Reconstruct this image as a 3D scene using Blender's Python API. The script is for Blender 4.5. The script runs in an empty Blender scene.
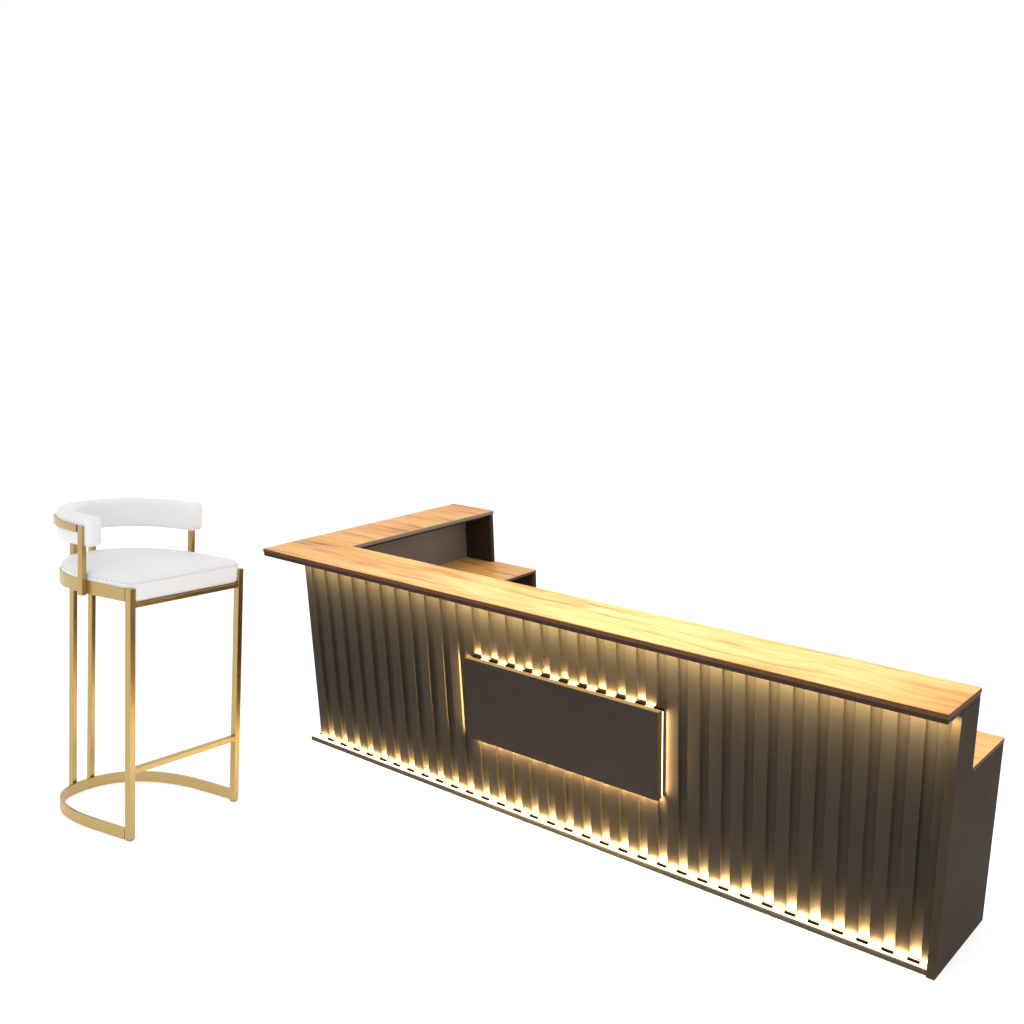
import bpy, bmesh, math, random
from math import sin, cos, tan, pi
from mathutils import Vector, Matrix
random.seed(4)
scene = bpy.context.scene
COL = scene.collection

# ------------------------------------------------------------------ materials
def new_mat(name):
    m = bpy.data.materials.new(name); m.use_nodes = True
    nt = m.node_tree; nt.nodes.clear()
    out = nt.nodes.new('ShaderNodeOutputMaterial')
    return m, nt, out

def N(nt, kind, **kw):
    n = nt.nodes.new(kind)
    for k, v in kw.items():
        if k in n.inputs: n.inputs[k].default_value = v
        else: setattr(n, k, v)
    return n

def ramp(nt, stops):
    r = nt.nodes.new('ShaderNodeValToRGB'); cr = r.color_ramp
    while len(cr.elements) < len(stops): cr.elements.new(.5)
    for e, (p, c) in zip(cr.elements, stops):
        e.position = p; e.color = (c[0], c[1], c[2], 1)
    return r

def coords(nt, scale):
    tc = nt.nodes.new('ShaderNodeTexCoord'); mp = nt.nodes.new('ShaderNodeMapping')
    mp.inputs['Scale'].default_value = scale
    nt.links.new(tc.outputs['Object'], mp.inputs['Vector'])
    return mp.outputs['Vector']

def laminate(name, ca, cb, rough=.45, spec=.3, grain=(9, 9, 1.2), bump=.04):
    m, nt, out = new_mat(name)
    b = N(nt, 'ShaderNodeBsdfPrincipled', Roughness=rough)
    b.inputs['Specular IOR Level'].default_value = spec
    v = coords(nt, grain)
    n1 = N(nt, 'ShaderNodeTexNoise', Scale=2.0, Detail=6.0, Roughness=.6); nt.links.new(v, n1.inputs['Vector'])
    r = ramp(nt, [(.3, ca), (.7, cb)]); nt.links.new(n1.outputs['Fac'], r.inputs['Fac'])
    nt.links.new(r.outputs['Color'], b.inputs['Base Color'])
    n2 = N(nt, 'ShaderNodeTexNoise', Scale=60.0, Detail=3.0); nt.links.new(v, n2.inputs['Vector'])
    rr = N(nt, 'ShaderNodeMapRange'); rr.inputs['To Min'].default_value = rough-.07; rr.inputs['To Max'].default_value = rough+.08
    nt.links.new(n2.outputs['Fac'], rr.inputs['Value']); nt.links.new(rr.outputs['Result'], b.inputs['Roughness'])
    bp = N(nt, 'ShaderNodeBump', Strength=bump, Distance=.002); nt.links.new(n2.outputs['Fac'], bp.inputs['Height'])
    nt.links.new(bp.outputs['Normal'], b.inputs['Normal'])
    nt.links.new(b.outputs['BSDF'], out.inputs['Surface'])
    return m

def wood():
    m, nt, out = new_mat('oak_veneer')
    b = N(nt, 'ShaderNodeBsdfPrincipled', Roughness=.42)
    b.inputs['Specular IOR Level'].default_value = .25
    tc = nt.nodes.new('ShaderNodeTexCoord')
    # gentle wander of the grain
    w = N(nt, 'ShaderNodeTexNoise', Scale=1.7, Detail=2.0); nt.links.new(tc.outputs['Object'], w.inputs['Vector'])
    sub = N(nt, 'ShaderNodeVectorMath', operation='SUBTRACT'); sub.inputs[1].default_value = (.5, .5, .5)
    nt.links.new(w.outputs['Color'], sub.inputs[0])
    mul = N(nt, 'ShaderNodeVectorMath', operation='MULTIPLY'); mul.inputs[1].default_value = (.0, .07, 0)
    nt.links.new(sub.outputs['Vector'], mul.inputs[0])
    add = N(nt, 'ShaderNodeVectorMath', operation='ADD')
    nt.links.new(tc.outputs['Object'], add.inputs[0]); nt.links.new(mul.outputs['Vector'], add.inputs[1])
    def layer(scale, nscale, det, rough=.6):
        mp = nt.nodes.new('ShaderNodeMapping'); mp.inputs['Scale'].default_value = scale
        nt.links.new(add.outputs['Vector'], mp.inputs['Vector'])
        n = N(nt, 'ShaderNodeTexNoise', Scale=nscale, Detail=det, Roughness=rough); nt.links.new(mp.outputs['Vector'], n.inputs['Vector'])
        return n.outputs['Fac']
    broad = layer((.9, 9, 1), 1.6, 4.0)
    fine = layer((2.2, 60, 1), 2.0, 5.0)
    vein = layer((1.1, 17, 1), 1.3, 5.0, .55)
    r1 = ramp(nt, [(.30, (.55, .185, .028)), (.43, (.90, .405, .085)), (.60, (1.0, .545, .150)), (.78, (.85, .345, .062))])
    nt.links.new(broad, r1.inputs['Fac'])
    r2 = ramp(nt, [(.3, (.72, .66, .58)), (.6, (1, 1, 1))]); nt.links.new(fine, r2.inputs['Fac'])
    mx = N(nt, 'ShaderNodeMix', data_type='RGBA', blend_type='MULTIPLY'); mx.inputs[0].default_value = .55
    nt.links.new(r1.outputs['Color'], mx.inputs[6]); nt.links.new(r2.outputs['Color'], mx.inputs[7])
    r3 = ramp(nt, [(.30, (.40, .27, .16)), (.43, (1, 1, 1))]); nt.links.new(vein, r3.inputs['Fac'])
    mx2 = N(nt, 'ShaderNodeMix', data_type='RGBA', blend_type='MULTIPLY'); mx2.inputs[0].default_value = .88
    nt.links.new(mx.outputs[2], mx2.inputs[6]); nt.links.new(r3.outputs['Color'], mx2.inputs[7])
    nt.links.new(mx2.outputs[2], b.inputs['Base Color'])
    bp = N(nt, 'ShaderNodeBump', Strength=.08, Distance=.002); nt.links.new(fine, bp.inputs['Height'])
    nt.links.new(bp.outputs['Normal'], b.inputs['Normal'])
    nt.links.new(b.outputs['BSDF'], out.inputs['Surface'])
    return m

def brushed_gold():
    m, nt, out = new_mat('brushed_gold')
    b = N(nt, 'ShaderNodeBsdfPrincipled', Metallic=1.0, Roughness=.35)
    v = coords(nt, (60, 60, 3))
    n = N(nt, 'ShaderNodeTexNoise', Scale=9.0, Detail=4.0); nt.links.new(v, n.inputs['Vector'])
    r = ramp(nt, [(.3, (.485, .345, .146)), (.7, (.515, .368, .160))]); nt.links.new(n.outputs['Fac'], r.inputs['Fac'])
    nt.links.new(r.outputs['Color'], b.inputs['Base Color'])
    mr = N(nt, 'ShaderNodeMapRange'); mr.inputs['To Min'].default_value = .27; mr.inputs['To Max'].default_value = .34
    nt.links.new(n.outputs['Fac'], mr.inputs['Value']); nt.links.new(mr.outputs['Result'], b.inputs['Roughness'])
    nt.links.new(b.outputs['BSDF'], out.inputs['Surface'])
    return m

def leather():
    m, nt, out = new_mat('white_leather')
    b = N(nt, 'ShaderNodeBsdfPrincipled', Roughness=.5)
    b.inputs['Specular IOR Level'].default_value = .3
    v = coords(nt, (1, 1, 1))
    n = N(nt, 'ShaderNodeTexNoise', Scale=5.0, Detail=3.0); nt.links.new(v, n.inputs['Vector'])
    r = ramp(nt, [(.3, (.80, .80, .805)), (.7, (.835, .835, .84))]); nt.links.new(n.outputs['Fac'], r.inputs['Fac'])
    nt.links.new(r.outputs['Color'], b.inputs['Base Color'])
    vo = N(nt, 'ShaderNodeTexVoronoi', Scale=220.0); nt.links.new(v, vo.inputs['Vector'])
    bp = N(nt, 'ShaderNodeBump', Strength=.06, Distance=.002); nt.links.new(vo.outputs['Distance'], bp.inputs['Height'])
    nt.links.new(bp.outputs['Normal'], b.inputs['Normal'])
    nt.links.new(b.outputs['BSDF'], out.inputs['Surface'])
    return m

def plain(name, c, rough=.5, spec=.3):
    m, nt, out = new_mat(name)
    b = N(nt, 'ShaderNodeBsdfPrincipled', Roughness=rough)
    b.inputs['Specular IOR Level'].default_value = spec
    v = coords(nt, (1, 1, 1))
    n = N(nt, 'ShaderNodeTexNoise', Scale=40.0, Detail=3.0); nt.links.new(v, n.inputs['Vector'])
    r = ramp(nt, [(.3, tuple(x*.9 for x in c)), (.7, tuple(x*1.1 for x in c))]); nt.links.new(n.outputs['Fac'], r.inputs['Fac'])
    nt.links.new(r.outputs['Color'], b.inputs['Base Color'])
    nt.links.new(b.outputs['BSDF'], out.inputs['Surface'])
    return m

def led(name, c, s):
    m, nt, out = new_mat(name)
    e = N(nt, 'ShaderNodeEmission', Strength=s); e.inputs['Color'].default_value = (*c, 1)
    nt.links.new(e.outputs['Emission'], out.inputs['Surface'])
    return m

WARM = (1.0, .67, .28)
MAT = dict(
    groove=laminate('charcoal_shaded_recess', (.0195, .0162, .0129), (.0230, .0192, .0154), rough=.42, spec=.08),  # slat laminate darkened to paint in the dimmer light of the grooves
    slat=laminate('charcoal_laminate', (.023, .0190, .0150), (.027, .0225, .0180), rough=.42, spec=.08),
    body=laminate('dark_brown_laminate', (.042, .031, .0205), (.050, .038, .0255), rough=.6, spec=.02, grain=(2, 2, 2)),
    inner=laminate('grey_brown_laminate', (.20, .172, .142), (.235, .205, .17), rough=.6, spec=.1, grain=(2, 2, 2)),
    sign=laminate('charcoal_matte_panel', (.031, .0245, .0185), (.036, .029, .0225), rough=.65, spec=.1, grain=(2, 2, 2), bump=.02),
    edge=plain('walnut_edge', (.115, .056, .030), .55, .06),
    edge_dark=plain('dark_walnut_edge', (.046, .027, .017), .6, .06),
    plinth=plain('plinth_grey', (.05, .048, .043), .6, .1),
    black=plain('black_plastic', (.0012, .0011, .001), .7, .02),
    rubber=plain('pale_glide', (.30, .22, .10), .5),
    highlight=plain('pale_edge_highlight', (.42, .33, .22), .5),  # pale colour of the painted edge highlights
    thread=plain('grey_thread', (.50, .49, .48), .7),
    wood=wood(), gold=brushed_gold(), leather=leather(),
    led_floor=led('warm_diffuser_floor', (1, .80, .50), 3.2),
    led_top=led('warm_diffuser_top', (1, .80, .50), 3.2),
    led_sign=led('warm_diffuser_sign', (1, .80, .50), 3.2),
)

# ------------------------------------------------------------------ mesh helpers
def link(name, bm, mat, parent=None, bevel=0, smooth=False, segs=2):
    me = bpy.data.meshes.new(name); bmesh.ops.recalc_face_normals(bm, faces=bm.faces); bm.to_mesh(me); bm.free()
    o = bpy.data.objects.new(name, me); COL.objects.link(o)
    me.materials.append(mat)
    if parent: o.parent = parent
    if bevel:
        b = o.modifiers.new('bevel', 'BEVEL'); b.width = bevel; b.segments = segs; b.limit_method = 'ANGLE'; b.harden_normals = False
    if smooth:
        for p in me.polygons: p.use_smooth = True
    return o

def box(bm, x0, x1, y0, y1, z0, z1):
    v = [bm.verts.new((x, y, z)) for z in (z0, z1) for x, y in ((x0, y0), (x1, y0), (x1, y1), (x0, y1))]
    for f in ((3, 2, 1, 0), (4, 5, 6, 7), (0, 1, 5, 4), (1, 2, 6, 5), (2, 3, 7, 6), (3, 0, 4, 7)):
        bm.faces.new([v[i] for i in f])

def boxes(*bs):
    bm = bmesh.new()
    for b in bs: box(bm, *b)
    return bm

def prism(poly, a0, a1, axis='z'):
    """extrude a 2-D polygon: axis z -> (x,y), axis x -> (y,z), axis y -> (x,z)"""
    bm = bmesh.new()
    def P(p, a):
        return {'z': (p[0], p[1], a), 'x': (a, p[0], p[1]), 'y': (p[0], a, p[1])}[axis]
    A = [bm.verts.new(P(p, a0)) for p in poly]; B = [bm.verts.new(P(p, a1)) for p in poly]
    bm.faces.new(A); bm.faces.new(B)
    n = len(poly)
    for i in range(n): bm.faces.new((A[i], A[(i+1) % n], B[(i+1) % n], B[i]))
    return bm

def empty(name, label, cat, mat=None):
    o = bpy.data.objects.new(name, None); COL.objects.link(o)
    o.empty_display_size = .2
    o['label'] = label; o['category'] = cat
    if mat is not None: o.matrix_world = mat
    return o

# ------------------------------------------------------------------ backdrop floor
PSI = 0.1566                       # the paper sweep rises gently toward the viewer, under the stool
Y0 = -.68
def ground_z(y):
    t = tan(PSI)
    if y > -.60: return 0.0
    if y > -.76: return t/(2*.16)*(-.60-y)**2
    if y > -1.75: return t*(Y0-y)
    d = min(-1.75-y, 1.2)
    return t*(Y0+1.75) + t*(d-d*d/2.4)
ys = [60, 20, 6, 2, 0, -.3, -.60]+[-.60-.01*i for i in range(1, 17)]+[-1.75]+[-1.75-.1*i for i in range(1, 13)]+[-6, -20]
xs = [-50, -20, -8, -4, -2, 0, 2, 4, 8, 20, 50]
bm = bmesh.new()
G = [[bm.verts.new((x, y, ground_z(y))) for x in xs] for y in ys]
for i in range(len(ys)-1):
    for j in range(len(xs)-1):
        bm.faces.new((G[i][j], G[i+1][j], G[i+1][j+1], G[i][j+1]))
fm, nt, out = new_mat('glowing_paper_sweep')
d = N(nt, 'ShaderNodeBsdfDiffuse'); 
v = coords(nt, (1, 1, 1)); n = N(nt, 'ShaderNodeTexNoise', Scale=3.0, Detail=2.0); nt.links.new(v, n.inputs['Vector'])
r = ramp(nt, [(.3, (.60, .60, .60)), (.7, (.63, .63, .63))]); nt.links.new(n.outputs['Fac'], r.inputs['Fac']); nt.links.new(r.outputs['Color'], d.inputs['Color'])
e = N(nt, 'ShaderNodeEmission', Strength=.60); ad = nt.nodes.new('ShaderNodeAddShader')  # glow added to the paper so it burns out white, hiding contact shadows
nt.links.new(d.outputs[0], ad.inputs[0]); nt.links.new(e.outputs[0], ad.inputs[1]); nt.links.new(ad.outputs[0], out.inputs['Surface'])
ground = link('ground', bm, fm, smooth=True); ground['kind'] = 'structure'

# ------------------------------------------------------------------ reception counter
H, L = 1.10, 3.568
FO, LO, DT, T = .209, .054, .302, .038
WT, YL = .324, 1.143
PH, PF = .0235, .069
ED, DD, DH, DY, DWX = .078, .416, .796, .090, .591
EP = .035                                    # end panel thickness
counter = empty('reception_counter', 'long dark L-shaped reception counter with fluted glowing front and oak top', 'reception counter')
XR = L-EP
# fluted front
pitch, gw, gd = .1043, .047, .012
gx = [.132+pitch*i for i in range(0, 33)]
FY = -.035; FX = .043
LEAN = -.020                                  # the slats were hung a touch out of plumb
def face_poly(sh):
    p = [(FX, FY)]
    for c in gx:
        a, b2 = c-gw/2+sh, c+gw/2+sh
        p += [(a, FY), (a+.001, FY+gd), (b2-.001, FY+gd), (b2, FY)]
    return p+[(XR-.001, FY), (XR-.001, .055), (0, .055), (0, FY+.03)]
bm = bmesh.new()
A = [bm.verts.new((x, y, PH+.0002)) for x, y in face_poly(0)]
B = [bm.verts.new((x, y, H-T-.001)) for x, y in face_poly(LEAN)]
bm.faces.new(A); bm.faces.new(B)
for q in range(len(A)): bm.faces.new((A[q], A[(q+1) % len(A)], B[(q+1) % len(A)], B[q]))
ff = link('fluted_front', bm, MAT['slat'], counter, bevel=.0008, segs=1)
ff.data.materials.append(MAT['groove'])
for p_ in ff.data.polygons:
    if abs(p_.normal.y) > .9 and abs(p_.center.y-(FY+gd)) < 1e-3: p_.material_index = 1
# plinth and its light
plinth = link('plinth', boxes((-.006, XR-.001, -PF, .055, 0, .0205)), MAT['plinth'], counter, bevel=.002)
link('light_strip', boxes((-.004, XR-.002, -PF+.010, FY+gd-.001, .0207, PH)), MAT['led_floor'], plinth)
first = None
for c in gx:
    if first is None:
        first = link('spacer_block', boxes((-.0235, .0235, -.0055, .0055, 0, .0075)), MAT['black'], plinth); o = first
    else:
        o = first.copy(); COL.objects.link(o); o.parent = plinth
    o.location = (c, -.044, PH+.0003)
# end panel, stepped
link('end_panel', prism([(-ED, 0), (DD, 0), (DD, DH-.019), (DY, DH-.019), (DY, H-T-.001), (-ED, H-T-.001)], XR, L-.001, 'x'), MAT['body'], counter, bevel=.002)
# oak top: veneer over two edge boards
def Lpoly(i):
    return [(-LO+i, -FO+i), (L-i, -FO+i), (L-i, DT-FO-i), (WT-LO-i, DT-FO-i), (WT-LO-i, YL-i), (-LO+i, YL-i)]
top = link('countertop', prism(Lpoly(0), H-.020, H-.003), MAT['edge'], counter, bevel=.0015)
link('wood_surface', prism(Lpoly(.001), H-.0029, H), MAT['wood'], top, bevel=.001)
link('edge_trim', prism([(-LO+.002, -FO+.002), (L-.002, -FO+.002), (L-.002, DT-FO-.002), (XR, DT-FO-.002), (XR, DT-FO-.025), (WT-LO-.025, DT-FO-.025), (WT-LO-.025, YL-.032), (WT-LO-.002, YL-.032), (WT-LO-.002, YL-.002), (-LO+.002, YL-.002)], H-T, H-.0202), MAT['edge_dark'], top, bevel=.0015)
link('light_strip', boxes((.01, XR-.02, -.130, -.045, H-T-.006, H-T-.0003)), MAT['led_top'], top)
link('inner_edge', boxes((WT-LO+.0003, WT-LO+.002, DT-FO+.0025, YL-.001, H-.0195, H-.0045)), MAT['inner'], top)
link('edge_highlight', boxes((WT-LO+.0003, WT-LO+.0022, DT-FO+.0025, YL-.001, H-.0043, H-.0003)), MAT['highlight'], top)  # bright highlight on the inner edge, put in as a pale strip
# riser walls
link('riser_panel', boxes((.0685, XR-.001, .056, .070, DH+.001, H-T-.001)), MAT['inner'], counter, bevel=.001)
link('wing_wall', boxes((0, .067, .056, YL-.031, 0, H-T-.001)), MAT['inner'], counter, bevel=.001)
link('wing_end_panel', prism([(0, 0), (DWX, 0), (DWX, DH-.019), (WT-LO-.002, DH-.019), (WT-LO-.002, H-T-.001), (0, H-T-.001)], YL-.03, YL-.002, 'y'), MAT['body'], counter, bevel=.002)
# lower worktop
def Dpoly(i):
    return [(.0685+i, .0575+i), (XR-.0015, .0575+i), (XR-.0015, DY+.001+i), (L-i, DY+.001+i), (L-i, DD-i), (DWX-i, DD-i), (DWX-i, YL-i), (WT-LO-.001, YL-i), (WT-LO-.001, YL-.032), (.0685+i, YL-.032)]
wt = link('worktop', prism(Dpoly(0), DH-.018, DH-.003), MAT['edge'], counter, bevel=.0015)
link('wood_surface', prism(Dpoly(.001), DH-.0029, DH), MAT['wood'], wt, bevel=.001)
link('edge_highlight', boxes((DWX+.0003, DWX+.002, DD+.0025, YL-.001, DH-.0043, DH-.0003)), MAT['highlight'], wt)
# raised front panel with its back light
X0, X1, Z0, Z1 = 1.227, 2.324, .351, .752
sp = link('display_panel', boxes((X0, X1, -.085, -.064, Z0, Z1)), MAT['sign'], counter, bevel=.0012)
link('backing_board', boxes((X0+.002, X1-.001, -.0638, -.052, Z0+.002, Z1-.002)), MAT['edge_dark'], sp, bevel=.001)
link('light_strip', boxes((X0+.007, X1-.007, -.0518, FY-.0015, Z0+.007, Z1-.007)), MAT['led_sign'], sp)
k = None
for c in gx:
    if X0+.03 < c < X1+.02:
        cc = min(c-.013, X1-.024)
        if k is None: k = link('spacer_block', boxes((-.0235, .0235, -.006, .006, 0, .0100)), MAT['black'], sp); o = k
        else:
            o = k.copy(); COL.objects.link(o); o.parent = sp
        o.location = (cc, -.043, Z1-.0065)

# ------------------------------------------------------------------ bar stool
SX, SY, AZ = .38681, -1.07379, 1.77579
W, S, E_, SH, HS, BH, HR, TB, HB, NN = .3154, .2141, .4207, 1.125, .0850, .0514, .3297, .0295, .0576, 2.2998
M = Matrix.Translation((SX, SY, (Y0-SY)*tan(PSI))) @ Matrix.Rotation(-PSI, 4, 'X') @ Matrix.Rotation(AZ, 4, 'Z')
stool = empty('bar_stool', 'tall gold framed bar stool with white leather seat and curved white backrest', 'bar stool', M)
KS = .042
def fin(bm):
    for v in bm.verts:
        x, y, z = v.co
        v.co = (x+.012*(x+W)/(2*W), y*(1.016-.030*z/1.15), z*(1+KS*x))
    return bm
def part(name, bm, mat, parent=None, **kw):
    return link(name, fin(bm), mat, parent or stool, **kw)

def cpoint(a):
    c, s = cos(a), sin(a)
    return Vector((-W*math.copysign(abs(c)**(2/NN), c), S+E_*abs(s)**(2/NN), 0))
def path(y_start, y_end=None):
    y_end = y_start if y_end is None else y_end
    """points and outward normals of the U, from the -x side round the rear to the +x side"""
    pts = []
    k = 40
    for i in range(k): pts.append(Vector((-W, S*i/k, 0)))
    step = 200
    for i in range(step+1): pts.append(cpoint(pi*i/step))
    for i in range(k-1, -1, -1): pts.append(Vector((W, S*i/k, 0)))
    pts = [p for p in pts if p.y >= (y_start if p.x < 0 else y_end)]
    # resample evenly
    d = [0]
    for a, b in zip(pts, pts[1:]): d.append(d[-1]+(b-a).length)
    n = 90; res = []
    j = 0
    for i in range(n+1):
        t = d[-1]*i/n
        while j < len(d)-2 and d[j+1] < t: j += 1
        seg = d[j+1]-d[j]
        res.append(pts[j].lerp(pts[j+1], (t-d[j])/seg if seg > 1e-9 else 0))
    nor = []
    for i in range(len(res)):
        tg = res[min(i+1, n)]-res[max(i-1, 0)]; tg.normalize()
        nor.append(Vector((-tg.y, tg.x, 0)))
    # make sure they point outward
    for i, (p, q) in enumerate(zip(res, nor)):
        if q.dot(p-Vector((0, S*.6, 0))) < 0: nor[i] = -q
    return res, nor
def sweep(P, NRM, prof):
    """prof(i, n) -> list of (offset outward, z)"""
    bm = bmesh.new(); rings = []
    n = len(P)
    for i in range(n):
        rings.append([bm.verts.new(P[i]+NRM[i]*o+Vector((0, 0, z))) for o, z in prof(i, n)])
    m = len(rings[0])
    for i in range(n-1):
        for j in range(m):
            bm.faces.new((rings[i][j], rings[i][(j+1) % m], rings[i+1][(j+1) % m], rings[i+1][j]))
    bm.faces.new(rings[0]); bm.faces.new(list(reversed(rings[-1])))
    return bm
def rect(o0, o1, z0, z1): return lambda i, n: [(o0, z0), (o1, z0), (o1, z1), (o0, z1)]

def smooth_by_angle(o, ang=35):
    for p in o.data.polygons: p.use_smooth = True
    o.data.set_sharp_from_angle(angle=math.radians(ang))
    return o

# front legs
for s in (-1, 1):
    x0, x1 = (-W, -W+TB) if s < 0 else (W-TB, W)
    lg = part('leg', boxes((x0, x1, 0, TB, .008, SH)), MAT['gold'], bevel=.0018)
    part('foot_glide', boxes((x0+.003, x1-.003, .003, TB-.003, 0, .0079)), MAT['rubber'], lg, bevel=.002)
# rear legs (outside the bands)
for s in (-1, 1):
    xc = -.014+.049*s
    part('leg', boxes((xc-.0115, xc+.0115, S+E_+.0015, S+E_+.0275, 0, 1.27)), MAT['gold'], bevel=.0018)
P, NR = path(TB+.0005)
smooth_by_angle(part('base_ring', sweep(P, NR, rect(-.013, -.001, .004, BH+.004)), MAT['gold']))
smooth_by_angle(part('seat_band', sweep(P, NR, rect(-.013, -.001, SH-HB, SH)), MAT['gold']))
part('seat_rail', boxes((-W+TB+.0005, W-TB-.0005, .002, .024, SH-HS, SH-HS+.021)), MAT['gold'], bevel=.0015)
part('footrest', boxes((-W+TB+.0005, W-TB-.0005, .001, .027, HR-.024, HR+.002)), MAT['gold'], bevel=.0015)
# seat cushion
def outline(inset):
    """closed outline, anticlockwise from the front -x corner"""
    w = W-.009; rc = .045
    pts = []
    y0 = .005
    for i in range(9):
        a = pi*1.5-(pi/2)*i/8                       # front -x corner, from the front going to the side
        pts.append(Vector((-w+rc+rc*cos(a), y0+rc+rc*sin(a), 0)))
    for i in range(1, 6): pts.append(Vector((-w, y0+rc+(S-y0-rc)*i/6, 0)))
    for i in range(49):
        a = pi*i/48; c, s = cos(a), sin(a)
        pts.append(Vector((-w*math.copysign(abs(c)**(2/NN), c), S+(E_-.012)*abs(s)**(2/NN), 0)))
    for i in range(5, 0, -1): pts.append(Vector((w, y0+rc+(S-y0-rc)*i/6, 0)))
    for i in range(9):
        a = -(pi/2)*i/8
        pts.append(Vector((w-rc+rc*cos(a), y0+rc+rc*sin(a), 0)))
    for i in range(1, 12): pts.append(Vector((w-rc-(2*w-2*rc)*i/12, y0, 0)))
    n = len(pts); res = []
    for i in range(n):
        tg = (pts[(i+1) % n]-pts[i-1]).normalized()
        nr = Vector((-tg.y, tg.x, 0))
        if nr.dot(pts[i]-Vector((0, .3, 0))) < 0: nr = -nr
        res.append(pts[i]-nr*inset)
    return res
zc = 1.062
prof = [(.012, zc), (.004, zc+.004), (0, zc+.012), (-.003, zc+.040), (-.003, zc+.068), (-.001, zc+.082), (.004, zc+.094), (.013, zc+.102)]
C0 = Vector((0, .31, 0))
bm = bmesh.new(); rings = []
for ins, z in prof:
    rings.append([bm.verts.new(p+Vector((0, 0, z))) for p in outline(ins)])
base = outline(.013)
for f in (.9, .78, .62, .45, .28, .12):
    hgt = zc+.102+.017*(1-f**2.2)
    rings.append([bm.verts.new(C0.lerp(p, f)+Vector((0, 0, hgt))) for p in base])
m = len(rings[0])
for a, b2 in zip(rings, rings[1:]):
    for j in range(m): bm.faces.new((a[j], a[(j+1) % m], b2[(j+1) % m], b2[j]))
bm.faces.new(rings[-1]); bm.faces.new(list(reversed(rings[0])))
seat = part('seat_cushion', bm, MAT['leather'], smooth=True)
def closed_tube(pts, r, k=8):
    bm = bmesh.new(); rings = []; n = len(pts)
    for i in range(n):
        tg = (pts[(i+1) % n]-pts[i-1]).normalized(); sd = Vector((-tg.y, tg.x, 0)).normalized(); up = Vector((0, 0, 1))
        rings.append([bm.verts.new(pts[i]+sd*r*cos(2*pi*q/k)+up*r*sin(2*pi*q/k)) for q in range(k)])
    for i in range(n):
        a, b2 = rings[i], rings[(i+1) % n]
        for q in range(k): bm.faces.new((a[q], a[(q+1) % k], b2[(q+1) % k], b2[q]))
    return bm
part('piping', closed_tube([p+Vector((0, 0, zc+.088)) for p in outline(.0005)], .0030), MAT['leather'], seat, smooth=True)
o = outline(-.0014); bm = bmesh.new(); acc = 0
for a, b2 in zip(o, o[1:]+o[:1]):
    n_ = max(1, int((b2-a).length/.014))
    for q in range(n_):
        p0 = a.lerp(b2, (q+.1)/n_); p1 = a.lerp(b2, (q+.62)/n_); dr = (p1-p0).normalized(); sd = Vector((-dr.y, dr.x, 0))*.0012
        lo_, hi_ = zc+.0795, zc+.0815
        vs = [bm.verts.new((p+t_+Vector((0, 0, z_)))) for z_ in (lo_, hi_) for p, t_ in ((p0, -sd), (p1, -sd), (p1, sd), (p0, sd))]
        for fc in ((3, 2, 1, 0), (4, 5, 6, 7), (0, 1, 5, 4), (1, 2, 6, 5), (2, 3, 7, 6), (3, 0, 4, 7)): bm.faces.new([vs[t_] for t_ in fc])
part('stitching', bm, MAT['thread'], seat)
# backrest: side posts, gold band outside, padded curve inside
YP = .268
Zb = 1.330
P2, NR2 = path(YP-TB/2)
for s in (-1, 1):
    x0, x1 = (-W-.022, -W+.0015) if s < 0 else (W-.012, W+.010)
    yp = YP if s < 0 else YP+.060
    part('back_post', boxes((x0, x1, yp-.0125, yp+.0125, SH-HB-.006, Zb+TB)), MAT['gold'], bevel=.0018)
P2b, NR2b = path(YP+TB/2+.0005, YP+.06+TB/2+.0005)
smooth_by_angle(part('backrest_band', sweep(P2b, NR2b, rect(-.0005, .022, Zb, Zb+TB)), MAT['gold']))
PB, NB = path(.232, .252)
# finer spacing near the two ends
def densify(P, NRM):
    A, B = [], []
    for i in range(len(P)-1):
        k = 4 if i < 3 or i > len(P)-5 else 1
        for q in range(k):
            A.append(P[i].lerp(P[i+1], q/k)); B.append(NRM[i].lerp(NRM[i+1], q/k).normalized())
    A.append(P[-1]); B.append(NRM[-1]); return A, B
PBd, NBd = densify(PB, NB)
cum = [0]
for a, b2 in zip(PBd, PBd[1:]): cum.append(cum[-1]+(b2-a).length)
def pad2(i, n):
    d = min(cum[i], cum[-1]-cum[i]); rr = .022
    f = 1.0 if d >= rr else math.sqrt(max(0, 1-((rr-d)/rr)**2))
    cut = (1-f)*.016
    o0, o1, z0, z1 = -.064+cut, .010-cut, 1.268+cut, 1.394-cut
    rad = .018; res = []
    for cx, cz, a0 in ((o1-rad, z1-rad, 0), (o0+rad, z1-rad, pi/2), (o0+rad, z0+rad, pi), (o1-rad, z0+rad, 1.5*pi)):
        for q in range(6):
            a = a0+pi/2*q/5; res.append((cx+rad*cos(a), cz+rad*sin(a)))
    return res
back = smooth_by_angle(part('backrest_cushion', sweep(PBd, NBd, pad2), MAT['leather']), 50)

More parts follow.
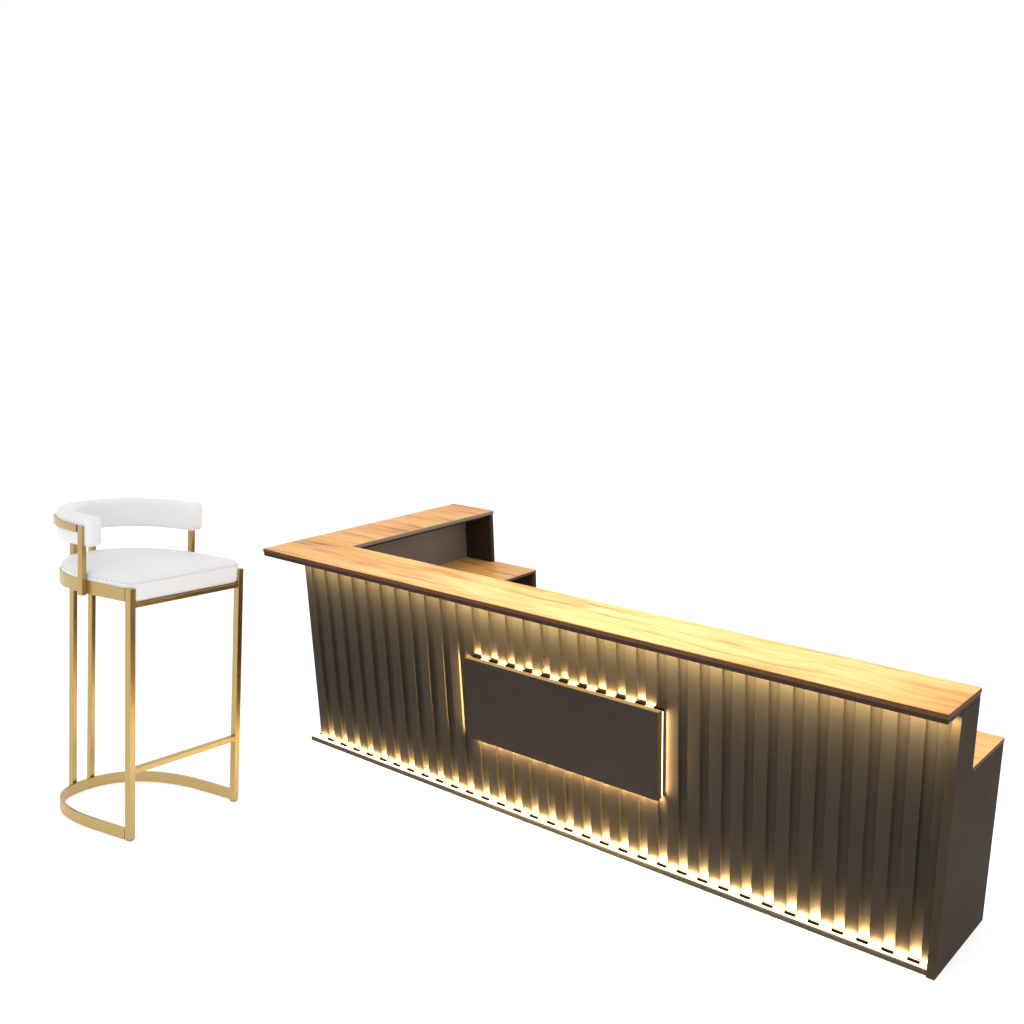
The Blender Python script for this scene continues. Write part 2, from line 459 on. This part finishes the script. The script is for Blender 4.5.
# ------------------------------------------------------------------ light
w = bpy.data.worlds.new('World'); scene.world = w; w.use_nodes = True
bg = w.node_tree.nodes['Background']; bg.inputs['Color'].default_value = (1, 1, 1, 1); bg.inputs['Strength'].default_value = 1.02
def lamp(kind, name, loc, target, energy, color, **kw):
    l = bpy.data.lights.new(name, kind); l.energy = energy; l.color = color
    for k_, v_ in kw.items(): setattr(l, k_, v_)
    o = bpy.data.objects.new(name, l); COL.objects.link(o)
    o.location = loc; o.rotation_euler = (Vector(target)-Vector(loc)).to_track_quat('-Z', 'Y').to_euler()
    return o
lamp('SPOT', 'counter_fill_spot', (1.35, .25, 3.2), (1.35, .02, 1.1), 205, (.64, .58, .97), spot_size=math.radians(60), spot_blend=1.0, shadow_soft_size=.15)  # two unseen spots, added and cool-tinted to bleach the middle of the top
lamp('SPOT', 'counter_fill_spot', (2.55, .25, 3.2), (2.55, .02, 1.1), 335, (.64, .58, .97), spot_size=math.radians(72), spot_blend=1.0, shadow_soft_size=.15)
def strip(name, c, direction, length, width, radiance, spread, axis='x', color=WARM):
    """a linear LED lamp: c centre, long side along the given axis, shining along direction"""
    l = bpy.data.lights.new(name, 'AREA'); l.shape = 'RECTANGLE'; l.size = length; l.size_y = width
    l.energy = radiance*pi*length*width; l.color = color; l.spread = math.radians(spread)
    o = bpy.data.objects.new(name, l); COL.objects.link(o)
    z = -Vector(direction).normalized(); x = Vector((1, 0, 0)) if axis == 'x' else Vector((0, 0, 1))
    y = z.cross(x).normalized(); x = y.cross(z)
    o.matrix_world = Matrix(((x.x, y.x, z.x, c[0]), (x.y, y.y, z.y, c[1]), (x.z, y.z, z.z, c[2]), (0, 0, 0, 1)))
    return o
def tilt(deg, up): return (0, sin(math.radians(deg)), cos(math.radians(deg))*up)
TOPC = (1.0, .76, .37)
def watts(o, w): o.data.energy = w
for c in gx:                                   # a short LED in the foot of each groove
    watts(strip('plinth_led', (c, FY+.0015, PH+.003), tilt(34, 1), .043, .006, 1, 92), 2.4)
    if X0+.03 < c < X1-.02:
        watts(strip('panel_led', (c-.013, FY+.0015, Z1+.004), tilt(34, 1), .043, .006, 1, 92), .75)
for a, b in zip([FX-gw/2+.004]+gx, gx+[XR+gw/2-.004]):      # and one in front of each slat
    strip('plinth_led', ((a+b)/2, FY-.012, PH+.002), tilt(40, 1), b-a-gw-.002, .005, 650, 96)
strip('overhang_led', (.55, FY-.045, H-T-.010), tilt(20, -1), 1.0, .02, 190, 110, color=TOPC)
strip('overhang_led', (2.29, FY-.045, H-T-.010), tilt(20, -1), 2.44, .02, 255, 110, color=TOPC)
strip('overhang_led', (XR+.012, -.118, H-T-.006), tilt(20, -1), .05, .02, 180, 110, color=TOPC)
PYL = (FY-.052)/2
strip('panel_led_up', ((X0+X1)/2, PYL, Z1-.0055), tilt(35, 1), X1-X0-.03, .005, 600, 100)
strip('panel_led_down', ((X0+X1)/2, PYL, Z0+.004), tilt(30, -1), X1-X0-.03, .005, 1500, 110)
strip('panel_led_side', (X1-.006, PYL, (Z0+Z1)/2), (1, .4, 0), Z1-Z0-.03, .005, 520, 120, 'z')
strip('panel_led_side', (X0+.006, PYL, (Z0+Z1)/2), (-1, .4, 0), Z1-Z0-.03, .005, 1500, 84, 'z')

# ------------------------------------------------------------------ camera
f, cx, cy, X, Y, Z, yaw, pit, roll = (1113.45341, 630.61824, 641.41328, 4.73405, -3.50037, 2.50727, -0.64096, -0.33374, 0.00031)
fw = Vector((sin(yaw)*cos(pit), cos(yaw)*cos(pit), sin(pit)))
rt = Vector((cos(yaw), -sin(yaw), 0)); up = rt.cross(fw)
rt, up = rt*cos(roll)+up*sin(roll), up*cos(roll)-rt*sin(roll)
cd = bpy.data.cameras.new('camera'); cam = bpy.data.objects.new('camera', cd); COL.objects.link(cam)
cam.matrix_world = Matrix(((rt.x, up.x, -fw.x, X), (rt.y, up.y, -fw.y, Y), (rt.z, up.z, -fw.z, Z), (0, 0, 0, 1)))
cd.sensor_fit = 'HORIZONTAL'; cd.sensor_width = 36; cd.lens = 36*f/1024
cd.shift_x = (512-cx)/1024; cd.shift_y = (cy-512)/1024
cd.clip_start = .05; cd.clip_end = 300
scene.camera = cam
scene.view_settings.view_transform = 'Standard'; scene.view_settings.look = 'None'; scene.view_settings.exposure = 0
scene.render.engine = 'CYCLES'
scene.cycles.use_denoising = True
scene.cycles.max_bounces = 6
